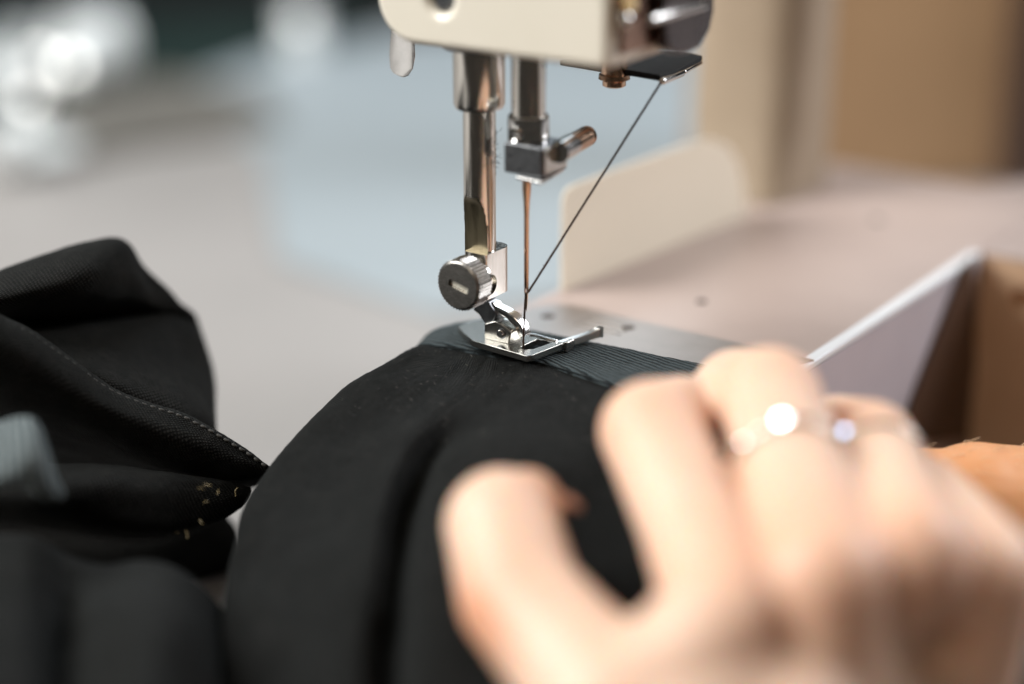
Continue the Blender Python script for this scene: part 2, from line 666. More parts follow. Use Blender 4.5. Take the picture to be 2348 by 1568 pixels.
pts = []
for (q_, z_) in ((0, 0.2), (0, 20.5), (0.5, 22.3), (1.8, 23.4), (4, 23.8), (30, 24.2), (50, 24.4), (60, 23.6), (68, 20.5), (74, 14), (77, 6), (78, 0.2)):
    pts.append(W(f_in + 2.0 + 0.06 * q_, s0 + q_ + 2.8, z_))
mb = MB().prism(pts, F * 0.5)  # thin sheet for the cream base block, thinned to lose its lit edge
build(mb, 'base_sheet', 'base_lit_paint', mach)
mb = loft([(0.3, 92, -16, 26, 8), (6, 95, -20, 30, 9), (20, 98, -23, 33, 10), (50, 100, -24, 34, 11), (150, 100, -24, 34, 11)], 124)
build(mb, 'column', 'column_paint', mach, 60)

# head
S_FACE = -11.0
pl, pr = PS(885, 95, S_FACE), PS(1391, 160, S_FACE)
fl, fr = loc(PS(861, 0, S_FACE))[0], loc(pr)[0]
zb = 0.5 * (loc(PS(960, 106, S_FACE))[2] + loc(pr)[2])


def rounded(f0, f1, z0, z1, rl, rr, n=8):
    pts = [(f0, z1)]
    for k in range(n + 1):
        t = math.pi + math.pi / 2 * k / n
        pts.append((f0 + rl + rl * math.cos(t), z0 + rl + rl * math.sin(t)))
    for k in range(n + 1):
        t = -math.pi / 2 + math.pi / 2 * k / n
        pts.append((f1 - rr + rr * math.cos(t), z0 + rr + rr * math.sin(t)))
    pts.append((f1, z1))
    return pts


hp = rounded(fl, fr, zb, zb + 95, 8.5, 1.5)
base = MB().prism([W(f, S_FACE, z) for f, z in hp], L * 31)
pc = PS(1008, -2, S_FACE)
pf, _, pz_ = loc(pc)
hole = MB().lathe(W(pf, S_FACE - 2, pz_), L, [(3.9, 0), (2.5, 3.3), (2.5, 6)], 32)
me = cut(base, [hole], 'head')
me.materials.clear()
head = build(None, 'head', 'cream_paint', mach, None, 1.7, 4, me)
mb = MB().lathe(W(pf, S_FACE + 3.6, pz_), -L, [(2.3, 0), (2.3, 2.2), (1.9, 2.7)], 32)
me = cut(mb, [MB().box(pf - 3, pf + 3, S_FACE - 2, S_FACE + 1.9, pz_ - 0.35, pz_ + 0.35)], 'face_screw')
me.materials.clear()
build(None, 'face_screw', 'dark_steel', head, 40, 0, 2, me)
# arm above, out of the picture, joins head and column
mb = MB().box(fl + 3, fr - 1, 19, s0 + 150, zb + 36, zb + 94)
build(mb, 'arm', 'cream_paint', mach, None, 4, 3)
# thin brown plate on the operator's side of the head
mb = MB().box(fr + 0.02, fr + 0.9, S_FACE + 3.2, 18.5, zb + 2.2, zb + 60)
brown_side = build(mb, 'brown_plate', 'bronze_brown', head, None, 0.5)
# tension unit: dark rounded bracket, chrome bar, bright button


def PF(x, y, f_):
    r_ = ray(x, y)
    return CAM + r_ * ((f_ - (CAM - N).dot(F)) / r_.dot(F))


tr = [(1496, 20), (1498, 60), (1503, 108), (1520, 119), (1548, 120), (1580, 104), (1602, 66), (1612, 20), (1612, -60), (1496, -60)]
mb = MB().prism([PF(x, y, fr + 0.95) for x, y in tr], F * 2.4)
build(mb, 'tension_bracket', 'bronze_dark', brown_side, 40, 0.6, 3)
mb = MB().capsule(PF(1494, 44, fr + 4.2), PF(1612, 14, fr + 4.2), 0.85, 0.8, 20)
build(mb, 'guide_bar', 'chrome', brown_side, 60)
p = PF(1428, 46, fr + 0.9)
mb = MB().lathe(p, F, [(1.5, 0), (1.4, 0.9), (1.0, 1.4), (0.2, 1.6)], 24)
build(mb, 'button', 'chrome', brown_side, 60)
mb = MB().prism([PF(x, y, fr + 0.95) for x, y in ((1408, -40), (1442, -40), (1450, 22), (1425, 28))], F * 1.2)
build(mb, 'lever_slot', 'gold', brown_side, None, 0.4)

# thread guide plate under the head
zg = 56.0
tr = [(1282, 150), (1330, 158), (1385, 168), (1450, 176), (1512, 187), (1545, 177), (1610, 141), (1560, 128), (1420, 128)]
mb = MB().prism([PZ(x, y, zg) for x, y in tr], (0, 0, 1.2))
gp = build(mb, 'thread_guide', 'black_matte', mach, None, 0.3)
p = PZ(1408, 170, zg)
mb = MB().lathe(p, -Z, [(2.6, -(zb - zg + 0.5)), (2.6, -0.2), (3.0, 0), (3.1, 0.9), (2.3, 1.3), (2.3, 2.2), (1.8, 2.5)], 32)
build(mb, 'guide_screw', 'copper_steel', gp, 40)
mb = MB().capsule(PZ(1518, 186, zg), PZ(1562, 168, zg), 0.75, 0.7, 16)
build(mb, 'guide_tip', 'chrome', gp, 60)
mb = MB().capsule(PZ(1568, 165, zg), PZ(1606, 144, zg), 0.5, 0.35, 16)
build(mb, 'guide_tip', 'chrome', gp, 60)
GUIDE = PZ(1515, 189, zg)

# presser lifter behind the head
tr = [(908, 70), (951, 70), (953, 130), (948, 158), (938, 174), (926, 179), (914, 175), (906, 162), (904, 130)]
mb = MB().prism([PS(x, y, 4) for x, y in tr], (-1.3, 2.6, 0))
build(mb, 'presser_lifter', 'chrome', mach, None, 0.5, 3)

# ---------------- presser bar
tbar = 0
for k in range(400):
    q = W(-k * 0.1, 0, 45)
    px = CX + FPX * (q - CAM).dot(rt) / (q - CAM).dot(fw)
    if px <= 1099.5:
        tbar = -k * 0.1
        break
BAX = W(tbar, 0, 0)
zq = lambda y: zat(BAX, y)
sc_bar = 4060 / (BAX + Z * 35 - CAM).dot(fw)
RB = 37.2 / sc_bar
zt, zn, ze = zb + 2, zq(447), zq(600)
mdir = Vector((-0.62, -0.785, 0)).normalized()
prof = []
nz = 90
n = 64
v, fs = [], []
for k in range(nz + 1):
    z = zt + (ze - zt) * k / nz
    if z > zn:
        off = 99
    else:
        u = min((zn - z) / 9.0, 1.0)
        off = RB * (1.0 - 0.62 * math.sqrt(1 - (1 - u) ** 2))
    for i in range(n):
        t = 2 * math.pi * i / n
        d = Vector((math.cos(t), math.sin(t), 0)) * RB
        ex = d.dot(mdir) - off
        if ex > 0:
            d -= mdir * ex
        v.append(BAX + d + Z * z)
for k in range(nz):
    for i in range(n):
        j = (i + 1) % n
        fs.append((k * n + i, k * n + j, (k + 1) * n + j, (k + 1) * n + i))
fs.append(tuple(range(n)))
fs.append(tuple(range(nz * n, nz * n + n)))
mb = MB().add(v, fs)
me = mb.mesh('presser_bar')
me.materials.append(MATS['bar_steel'])
me.materials.append(MATS['flat_cut'])
for p_ in me.polygons:
    c = p_.center * 1000
    if c.z < zn and (c - BAX).dot(mdir) > 0 and abs(p_.normal.dot(mdir)) > 0.55:
        dd = (c - BAX); dd.z = 0
        if dd.length < RB * 0.985:
            p_.material_index = 1
bar = build(None, 'presser_bar', 'bar_steel', mach, 25, 0, 2, me)
RBU = 58.5 / sc_bar
z0, z1 = zq(249), zb - 0.3
mb = MB().lathe(BAX + Z * z0, Z, [(RBU * 0.80, 0), (RBU * 0.93, 0.25), (RBU, 1.1), (RBU, z1 - z0)], 64)
build(mb, 'bushing', 'bar_steel', mach, 35)
mb = MB().lathe(BAX + Z * (zb - 1.5) - F * 0.6, Z, [(RBU * 1.26, 0), (RBU * 1.3, 0.2), (RBU * 1.3, 1.2)], 48)
build(mb, 'bushing_flange', 'dark_steel', mach, 35)
# lint clinging to the oiled bar
mb = MB()
for k in range(70):
    th = R(random.uniform(-75, 20)); zz = zq(random.gauss(345, 22))
    p0 = BAX + Vector((math.cos(th), math.sin(th), 0)) * (RB + 0.05) + Z * zz
    q = [p0]
    d = Vector((random.gauss(0, 1), random.gauss(0, .6), random.gauss(0, 1))).normalized() * 0.35
    for _ in range(3):
        d += Vector((random.gauss(0, .15), random.gauss(0, .15), random.gauss(0, .15)))
        q.append(q[-1] + d)
    mb.tube(q, 0.035, 4)
lo = build(mb, 'lint', 'stitch_black', bar)
lo['kind'] = 'stuff'

# ---------------- presser foot
foot = build(MB().prism([PZ(*z2(x, y), FOOT_TOP) for x, y in
             [(432, 1185), (470, 1228), (545, 1290), (800, 1362), (960, 1408), (1010, 1398), (1310, 1282), (1195, 1290), (1000, 1235), (870, 1195), (640, 1115), (540, 1135)]],
             (0, 0, -1.3)), 'x', 'foot_steel')
fm = foot.data
bpy.data.objects.remove(foot)
mbf = MB(); mbf.v = [v_.co * 1000 for v_ in fm.vertices]; mbf.f = [tuple(p_.vertices) for p_ in fm.polygons]
op = MB()
hp_ = [PZ(*z2(x, y), FOOT_TOP) for x, y in [(912, 1336), (940, 1358), (1005, 1354), (1085, 1328), (1150, 1304), (1100, 1288), (1035, 1280)]]
op.prism([p_ - Z * 4 for p_ in hp_], (0, 0, 8))
me = cut(mbf, [op], 'presser_foot')
me.materials.clear()
foot = build(None, 'presser_foot', 'foot_steel', mach, None, 0.28, 3, me)
# upturned front toe
a0 = PZ(*z2(1180, 1294), FOOT_TOP); a1 = PZ(*z2(1395, 1228), FOOT_TOP + 0.25); a2 = PZ(*z2(1470, 1190), FOOT_TOP + 1.2); a3 = PZ(*z2(1505, 1172), FOOT_TOP + 1.9)
mb = MB()
v, fs = [], []
for k, q in enumerate((a0, a1, a2, a3)):
    h = (1.3, 1.5, 1.9, 2.3)[k]
    for (df, dz) in ((0, 0), (1.5, 0), (1.5, -h), (0, -h)):
        v.append(q + F * df + Z * dz)
for k in range(3):
    for i in range(4):
        j = (i + 1) % 4
        fs.append((4 * k + i, 4 * k + j, 4 * k + 4 + j, 4 * k + 4 + i))
fs += [(3, 2, 1, 0), (12, 13, 14, 15)]
mb.add(v, fs)
build(mb, 'toe', 'lit_steel', foot, None, 0.2, 2)
c = PZ(*z2(1290, 1297), FOOT_TOP)
cf, cs_, cz = loc(c)
mb = MB().box(cf - 0.6, cf + 0.35, cs_ - 1.5, cs_ + 1.2, FOOT_TOP - 2.0, FOOT_TOP + 0.3)
build(mb, 'toe_lug', 'foot_steel', foot, None, 0.25, 2)
# raised lip around the needle opening
mb = MB().tube(spline([PZ(*z2(x, y), FOOT_TOP + 0.12) for x, y in [(985, 1246), (1035, 1252), (1110, 1275), (1190, 1294)]], 6), 0.32, 8)
build(mb, 'lip', 'chrome', foot, 60)
# ankle block with its pin
sb = loc(PZ(*z2(720, 1292), FOOT_TOP))[1]
blk = [(632, 1160), (632, 1275), (822, 1318), (838, 1225), (760, 1165), (715, 1140)]
pts = [PS(*z2(x, y), sb) for x, y in blk]
for q in (1, 2):
    pts[q].z = FOOT_TOP - 0.1
mb = MB().prism(pts, L * 4.6)
build(mb, 'ankle_block', 'foot_steel', foot, None, 0.3, 3)
pc = PS(*z2(764, 1237), sb)
mb = MB().lathe(pc + L * 0.5, -L, [(0.82, 0), (0.82, 0.95), (0.66, 1.15)], 28)
build(mb, 'pin', 'chrome', foot, 40)
mb = MB().lathe(pc + L * 0.2, -L, [(1.12, 0), (1.12, 0.28)], 28)
build(mb, 'pin_seat', 'dark_steel', foot, 40)
leg = [(545, 1055), (590, 1090), (640, 1165), (700, 1150), (730, 1090), (690, 1040), (660, 990), (590, 960)]
mb = MB().prism([PS(*z2(x, y), sb + 1.0) for x, y in leg], L * 3.0)
build(mb, 'ankle', 'dark_steel', foot, None, 0.25, 2)
st = [(655, 1000), (672, 1045), (740, 1085), (810, 1130), (865, 1190), (905, 1275), (940, 1262), (915, 1180), (860, 1110), (790, 1065), (715, 1030), (695, 1000)]
mb = MB().prism([PS(*z2(x, y), sb + 1.6) for x, y in st], L * 2.6)
build(mb, 'spring_arm', 'chrome', foot, 30, 0.3, 3)

# clamp bracket holding the foot to the bar
sB = -RB * 0.95
qa, qb = PS(*z2(476, 610), sB), PS(*z2(646, 640), sB)
f0, f1 = loc(qa)[0], loc(qb)[0]
ztop, zbot = zat(qb, z2(0, 640)[1]), zat(qb, z2(0, 985)[1])


base = MB().prism([W(f_, q_, zbot) for f_, q_ in rplan(f0, f1, sB, sB + 9.0, 0.8, 0.5, 2.6, 0.8)], (0, 0, ztop - zbot))
nc = PS(*z2(700, 845), sB)
cuts = []
mid_z = zat(W(f1, sB + 3, 0), z2(0, 850)[1])
hole = MB().lathe(W(f1 - 2.6, sB + 1.6, mid_z), F, [(2.05, 0), (2.05, 6)], 32)
mbx = MB().box(f1 - 2.6, f1 + 3, sB - 2, sB + 1.6, mid_z - 2.05, mid_z + 2.05)
me = cut(base, [hole, mbx], 'clamp_bracket')
me.materials.clear()
brk = build(None, 'clamp_bracket', 'bar_steel', mach, 30, 0.3, 3, me)
# thumb screw
kc = P(*z2(430, 872), (PS(*z2(560, 820), sB) - CAM).dot(fw) - 5.2)
ax = -L
RK = 60.0 / (4060 / (kc - CAM).dot(fw)) * 1.0
kn = 46


def knurl(k, i):
    if k in (2, 3):
        return 1.0 + (0.045 if (i // 1) % 2 else -0.02) + 0.006 * math.sin(i * 1.7)
    return 1.0


TK = 4.6
mb = MB().lathe(kc - ax * TK, ax, [(RK * 0.84, 0), (RK * 0.95, 0.25), (RK * 0.985, 0.45), (RK * 0.985, TK - 0.45), (RK * 0.955, TK - 0.2), (RK * 0.90, TK)], kn * 2, knurl)
hx = Vector((0.819, -0.574, 0)) ; hx = (hx * math.cos(R(-14)) + Z * math.sin(R(-14)))
hy = ax.cross(hx).normalized()
so = kc + hx * 0.15 - hy * 0.1
slot = MB().prism([so + hx * 2.35 + hy * 0.66, so - hx * 2.35 + hy * 0.66, so - hx * 2.35 - hy * 0.66, so + hx * 2.35 - hy * 0.66], ax * 3)
slot.v = [p_ - ax * 0.9 for p_ in slot.v]
me = cut(mb, [slot], 'thumb_screw')
me.materials.clear()
knob = build(None, 'thumb_screw', 'knob_steel', mach, 18, 0, 2, me)
mb = MB().prism([so + hx * 2.3 + hy * 0.6, so - hx * 2.3 + hy * 0.6, so - hx * 2.3 - hy * 0.6, so + hx * 2.3 - hy * 0.6], ax * 0.3)
mb.v = [p_ - ax * 0.92 for p_ in mb.v]
build(mb, 'slot_floor', 'slot_lit_metal', knob)
mb = MB().lathe(kc - ax * (TK + 3.4), ax, [(RK * 0.42, 0), (RK * 0.42, 1.5), (RK * 0.72, 1.6), (RK * 0.72, 3.6)], 40)
build(mb, 'screw_collar', 'bar_steel', knob, 35)

# ---------------- needle bar, clamp, needle
zn_ = lambda y: zat(W(0, 0, 0), y)
NA = W(0, 0, 0)
scn = 4060 / (NA + Z * 40 - CAM).dot(fw)
# bar sits a touch right of the needle
NBX = W(0.35, 0, 0)
RN = 38.5 / scn
mb = MB().lathe(NBX + Z * zn_(300), Z, [(RN, 0), (RN, zb + 2 - zn_(300))], 64)
build(mb, 'needle_bar', 'bar_steel', mach, 35)
RC = 47.0 / scn
z0, z1 = zn_(345), zn_(262)
mb = MB().lathe(NBX + Z * z0, Z, [(RC, 0), (RC, z1 - z0 - 0.5), (RC * 0.98, z1 - z0 - 0.15), (RC * 0.93, z1 - z0)], 64)
clp = build(mb, 'needle_collar', 'chrome', mach, 35)
p = NBX + Vector((-0.60, -0.80, 0)) * (RC - 0.6) + Z * zn_(300)
mb = MB().lathe(p, Vector((-0.60, -0.80, 0)), [(1.45, 0), (1.45, 1.0), (1.2, 1.35), (0.6, 1.0)], 28)
build(mb, 'set_screw', 'chrome', clp, 40)
sK = -4.6
qa, qb = PS(1155, 385, sK), PS(1240, 409, sK)
f0, f1 = loc(qa)[0], loc(qb)[0]
zk0 = zat(qb, 409)
zk1 = zat(qb, 340)
base = MB().box(f0, f1, sK, sK + 8.6, zk0, zk1)
ntch = MB().box(f0 - 1, f1 + 1, sK + 4.6, sK + 5.1, zk0 - 1, zk0 + 2.2)
me = cut(base, [ntch], 'needle_clamp')
me.materials.clear()
ck = build(None, 'needle_clamp', 'dark_steel', mach, None, 0.3, 3, me)
mb = MB().box(f1 + 0.01, f1 + 0.35, sK + 0.7, sK + 8.3, zk0 + 0.5, zk1 - 0.4)
build(mb, 'lit_side', 'foot_steel', ck, None, 0.2)  # lighter face painting the light reflected by the clamp's side
mb = MB().prism([PZ(x, y, zk0 - 0.95) for x, y in ((1182, 411), (1240, 424), (1293, 393), (1237, 380))], (0, 0, 0.6))
build(mb, 'thread_lip', 'chrome', ck, None, 0.15)
# clamp screw pointing away to the right
d = Vector((math.sin(R(26)), math.cos(R(26)), 0.02)).normalized()
p0 = P(1293, 342, (W(f1, sK + 6.0, (zk0 + zk1) / 2) - CAM).dot(fw))
mb = MB().lathe(p0 - d * 2.5, d, [(2.1, 0), (2.1, 5.8), (1.85, 6.1)], 32)
cs1 = build(mb, 'clamp_screw', 'chrome', ck, 35)
mb = MB().lathe(p0 + d * 3.6, d, [(1.8, 0), (2.0, 0.2), (2.0, 6.2), (1.85, 6.35), (2.0, 6.5), (1.85, 6.7), (2.0, 6.9), (1.85, 7.1), (1.95, 7.3), (1.6, 7.7)], 36)
build(mb, 'screw_grip', 'copper_steel', cs1, 25)
# needle
NX = W(0.0, 0, 0)
za, zb_, zc, ztip, zeye = zn_(418), zn_(462), zn_(492), zn_(713), zn_(668)
rs = 10.3 / scn
mb = MB().lathe(NX + Z * ztip, Z, [(0.04, 0), (0.24, 1.3), (0.42, zeye - ztip), (0.46, zeye - ztip + 3), (0.50, zc - ztip), (0.62, zb_ - ztip), (rs, zb_ - ztip + 2.4), (rs, za - ztip + 1.2)], 32)
gv = Vector((-0.3, -0.95, 0)).normalized()
gx = gv.cross(Z)
ec = NX + Z * zeye
eye = MB().prism([ec + gx * (0.17 * math.cos(t)) + Z * (0.75 * math.sin(t)) - gv * 3 for t in [k * math.pi / 8 for k in range(16)]], gv * 6)
gr = NX + gv * 0.36
groove = MB().prism([gr + gx * 0.13 + Z * (zeye), gr - gx * 0.13 + Z * zeye, gr - gx * 0.13 + Z * (zb_ - 1), gr + gx * 0.13 + Z * (zb_ - 1)], gv * 1.0)
me = cut(mb, [eye, groove], 'needle')
me.materials.clear()
build(None, 'needle', 'needle_warm_steel', mach, 30, 0, 2, me)

# ---------------- thread
th = empty('sewing_thread', ec, 'thin brown thread running from the guide down to the needle eye', 'thread')
e0 = ec + gx * 0.05 + gv * 0.25
side = ec + F * 0.5
pts = [GUIDE + (side - GUIDE) * (k / 40) + Vector((mnoise.noise(Vector((k * .7, 0, 0))), 0, mnoise.noise(Vector((0, k * .7, 3))))) * 0.03 for k in range(41)]
build(MB().tube(pts, 0.22, 8), 'upper_strand', 'thread_brown', th, 60)
hole_p = PZ(*z2(930, 1338), FOOT_TOP - 0.4)
pts = spline([side, ec - Z * 1.0 - F * 0.15, ec + (hole_p - ec) * 0.45 - F * 0.1, hole_p - Z * 1.0], 8)
build(MB().tube(pts, 0.2, 8), 'lower_strand', 'thread_brown', th, 60)
mb = MB()
for k in range(60):
    u = random.random()
    p = GUIDE + (side - GUIDE) * u
    d = Vector((random.gauss(0, 1), random.gauss(0, .4), random.gauss(0, 1))).normalized() * 0.28
    mb.tube([p, p + d, p + d * 1.7 + Vector((random.gauss(0, .1), 0, random.gauss(0, .1)))], 0.02, 4)
o = build(mb, 'fuzz', 'thread_brown', th)
o['kind'] = 'stuff'

# ================================================================== COMPARTMENT AND LEAF
lf = empty('table_leaf', W(ff + 50, sc_corner + 20, TZ), 'tan wooden table leaf beside the machine bed at right edge', 'table leaf')
mb = MB().box(ff + 0.5, ff + 260, sc_corner, sc_corner + 9, TZ + 0.2, -0.9)
c = P(2340, 690, 300)
r = ray(2343, 690)
hp0 = CAM + r * ((sc_corner - (CAM - N).dot(L)) / r.dot(L))
me = cut(mb, [MB().lathe(hp0 - L * 3, L, [(2.6, 0), (2.6, 7)], 28)], 'front_board')
me.materials.clear()
build(None, 'front_board', 'tan_wood', lf, None, 0.8, 3, me)
fa, fz = loc(PZ(1900, 455, 0)), loc(PZ(2800, 372, 0))
mb = MB().prism([W(ff + 0.5, sc_corner + 0.8, -0.88), W(ff + 260, sc_corner + 0.8, -0.88), W(fz[0], fz[1], -0.88), W(fa[0], fa[1], -0.88), W(ff + 0.5, 189, -0.88)], (0, 0, 0.98))
build(mb, 'top_sheet', 'bed_paint', lf, None, 0.3)
mb = MB().box(ff + 0.5, ff + 260, S_END - 10, sc_corner - 0.2, TZ + 0.2, TZ + 6)
build(mb, 'well_floor', 'dark_brown', lf)

# ================================================================== BACKGROUND THINGS
def on_table(x, y, z=TZ):
    return PZ(x, y, z)


# pale blue sheet added to paint the window light on the table
q = [on_table(1000, 730), on_table(640, 600), on_table(600, 350), on_table(360, 225), on_table(640, 128), on_table(1000, 70), on_table(1700, 70), on_table(1700, 430), on_table(1300, 690)]
mb = MB().prism([p_ + Z * 0.3 for p_ in q], (0, 0, 1.5))
tag(build(mb, 'blue_light_sheet', 'table_blue_light', None, None, 0.5), 'pale blue patch painting window light on the table behind the machine', 'light_patch')
# grey-brown patch painting a dark reflection on the table, far left
q = [on_table(60, 400), on_table(300, 350), on_table(660, 300), on_table(600, 225), on_table(380, 190), on_table(120, 235)]
mb = MB().prism([p_ + Z * 0.3 for p_ in q], (0, 0, 3))
tag(build(mb, 'table_reflection', 'greybrown_reflection', None, None, 1), 'grey brown patch painting a dark reflection on the table at upper left', 'reflection patch')
q = [on_table(-200, 330), on_table(150, 300), on_table(420, 205), on_table(690, 120), on_table(900, 72), on_table(900, 50), on_table(-200, 50)]
mb = MB().prism([p_ + Z * 0.3 for p_ in q], (0, 0, 1.2))  # dark patch laid in to darken the far table corner
tag(build(mb, 'dark_patch', 'dark_green', None, None, 0.4), 'dark green patch added to darken the table in the upper left corner', 'dark patch')


def spool(x, y, r, h, label, tilt=0, rz=0):
    p_ = on_table(x, y) + Z * 1.6
    e = empty('thread_spool', p_, label, 'spool', 'white spools on the cutting mat')
    ax_ = Vector((math.sin(R(tilt)) * math.cos(R(rz)), math.sin(R(tilt)) * math.sin(R(rz)), math.cos(R(tilt))))
    b0 = p_ + (Z * (r * math.sin(R(tilt))) if tilt else Z * 0)
    build(MB().lathe(b0, ax_, [(r * .8, h * .08), (r * .9, h * .3), (r * .92, h * .5), (r * .9, h * .7), (r * .8, h * .92)], 32), 'wound_thread', 'white_plastic', e, 50)
    build(MB().lathe(b0, ax_, [(r, 0), (r, h * .09)], 32), 'flange', 'white_plastic', e, 40)
    build(MB().lathe(b0 + ax_ * h * .91, ax_, [(r, 0), (r, h * .09)], 32), 'flange', 'white_plastic', e, 40)


spool(695, 128, 10, 26, 'white thread spool standing alone, nearest to the machine head')
spool(160, 200, 17, 26, 'large white thread spool lying among the spools at upper left', 90, 40)
spool(60, 165, 12, 20, 'white thread spool behind the large spool at upper left')
spool(60, 262, 14, 18, 'white thread spool in front of the large spool at upper left', 90, 150)
spool(-10, 405, 11, 16, 'white thread spool cut by the left edge, nearest of the spools', 90, 20)
mb = MB()
p_ = on_table(80, 352) + Z * 0.6
mb.lathe(p_, Z, [(22, 0), (23, 1.5), (16, 4.5), (3, 6)], 40)
tag(build(mb, 'plastic_cap', 'white_plastic', None, 40), 'white plastic cap lying flat beside the nearest spool at left', 'cap')

# steel discs added among the spools; their flat sides throw window glints
for (x, y, dz, r, where) in ((95, 190, 12, 4.2, 'upper one behind the large spool'), (165, 210, 14, 4.6, 'right one beside the large spool'), (70, 275, 10, 3.6, 'lower one in front of the large spool'), (8, 412, 10, 4.4, 'one at the left edge'), (692, 140, 22, 2.6, 'one by the spool near the machine head'), (235, 120, 14, 1.8, 'faint one beside the dark corner')):
    r *= 0.56
    p = on_table(x, y) + Z * dz
    h = ((WIN_L * 1000 - p).normalized() + (CAM - p).normalized()).normalized()
    e = empty('reflector', p - Z * dz, 'added glint-throwing steel bobbin at upper left, ' + where, 'reflector', 'steel reflectors added at upper left')
    build(MB().lathe(p, h, [(r, 0), (r, 0.8)], 32), 'rim', 'chrome', e, 40)
    build(MB().lathe(p, -h, [(r * .45, 0.05), (r * .45, 7)], 24), 'reflector_barrel', 'chrome', e, 40)
    build(MB().lathe(p - h * 7, -h, [(r, 0.05), (r, 0.8)], 32), 'rim', 'chrome', e, 40)
# brown wooden box and pale post behind the leaf, right
def stand(x0, y0, x1, y1, z, depth, h, name, mat, label, cat, bev=2):
    a_, b_ = PZ(x0, y0, z), PZ(x1, y1, z)
    d_ = (b_ - a_).normalized()
    n_ = Vector((-d_.y, d_.x, 0))
    mb = MB().prism([a_, b_, b_ + n_ * depth, a_ + n_ * depth], (0, 0, h))
    return tag(build(mb, name, mat, None, None, bev), label, cat)


stand(1640, 438, 2300, 428, TZ, 60, 230, 'wooden_box', 'brown_wood', 'blurred brown wooden box standing behind the machine bed at right', 'box')
stand(2290, 440, 2800, 430, TZ, 40, 150, 'dark_case', 'dark_brown', 'dark brown case standing at the right edge beside the brown box', 'case')

# ================================================================== GARMENT
gar = empty('black_garment', P(700, 1400, 330), 'black cotton garment being sewn, its ribbed waistband under the presser foot', 'garment')


def rows_of(tab):
    return [[P(*q) for q in r_] for r_ in tab]


# --- panel under the foot: columns top to bottom
CZ = 1.5


def pzd(x, y, z=CZ):
    p_ = PZ(x, y, z)
    return (x, y, (p_ - CAM).dot(fw))


c0 = [pzd(958, 797, 1.2), (880, 838, 350), (800, 886, 347), (705, 985, 341), (620, 1086, 335), (560, 1182, 327), (532, 1300, 316), (520, 1400, 306), (508, 1640, 288)]
cm1 = [(x + 22, y + 26, d + 16) for (x, y, d) in c0]
cm2 = [(x + 40, y + 110, d + 50) for (x, y, d) in c0]
c1 = [pzd(1005, 803), (945, 862, 343), (885, 925, 338), (805, 1045, 329), (745, 1145, 320), (705, 1255, 308), (690, 1355, 298), (685, 1455, 288), (680, 1660, 271)]
c2 = [pzd(1080, 815), pzd(1050, 872, 0.4), (1000, 930, 334), (915, 1035, 322), (868, 1165, 309), (840, 1300, 296), (830, 1400, 287), (820, 1500, 278), (815, 1660, 263)]
c3 = [pzd(1135, 826), pzd(1120, 882, 0.4), (1075, 955, 332), (985, 1065, 326), (935, 1185, 317), (915, 1310, 306), (905, 1410, 297), (890, 1510, 289), (880, 1670, 276)]
c4 = [pzd(1215, 842), pzd(1225, 900, 0.5), (1195, 965, 327), (1110, 1050, 314), (1050, 1175, 302), (1020, 1320, 290), (1005, 1440, 280), (990, 1540, 273), (985, 1680, 262)]
c5 = [pzd(1400, 888), pzd(1400, 950, 0.8), (1400, 1040, 320), (1370, 1150, 311), (1350, 1280, 301), (1340, 1400, 291), (1330, 1500, 283), (1330, 1590, 276), (1330, 1700, 268)]
c6 = [pzd(1640, 950), pzd(1640, 1010, 2.0), (1640, 1090, 318), (1640, 1190, 310), (1640, 1300, 302), (1640, 1420, 294), (1640, 1520, 287), (1640, 1610, 280), (1640, 1720, 272)]
c7 = [pzd(1860, 1010), pzd(1850, 1060, 1.0), (1840, 1130, 318), (1830, 1230, 312), (1820, 1340, 306), (1810, 1460, 298), (1800, 1560, 291), (1800, 1650, 284), (1800, 1740, 276)]
colsM = [cm2, cm1, c0, c1, c2, c3, c4, c5, c6, c7]
tab = [[c_[k] for c_ in colsM] for k in range(9)]
# tuck the panel under the band
top = [(x + (32 if k_ < 3 else 0), y + (4 if k_ < 3 else -22), d + 9) for k_, (x, y, d) in enumerate(tab[0])]
tab = [top] + tab
rowsM = rows_of(tab)
for q in rowsM[0]:
    q.z = min(q.z, CZ - 0.6)


def drag_lines(u, v):
    """pulls that run down from the band, sharp near the foot, dying out below"""
    k_ = math.exp(-((v - 0.22) / 0.16) ** 2)
    q = mnoise.noise(Vector((u * 30 + v * 9, v * 5, 2.2)))
    q2 = mnoise.noise(Vector((u * 11 - v * 4, v * 4, 7.7)))
    return k_ * (0.55 * (abs(q) - 0.2) + 0.5 * q2) + 0.7 * max(0, v - 0.3) * (abs(q2) - 0.2)


mbS, gM = sheet(rowsM, 18, 18, 0.5, 1, 0.9, drag_lines)
cloth('draped_panel', mbS, 'black_cloth', gar, 1.0)

# --- waistband: rows across (near edge to far edge), columns along F
def band_col(n_, f_, z):
    """n_ = near edge picture point, f_ = far edge"""
    return n_, f_, z


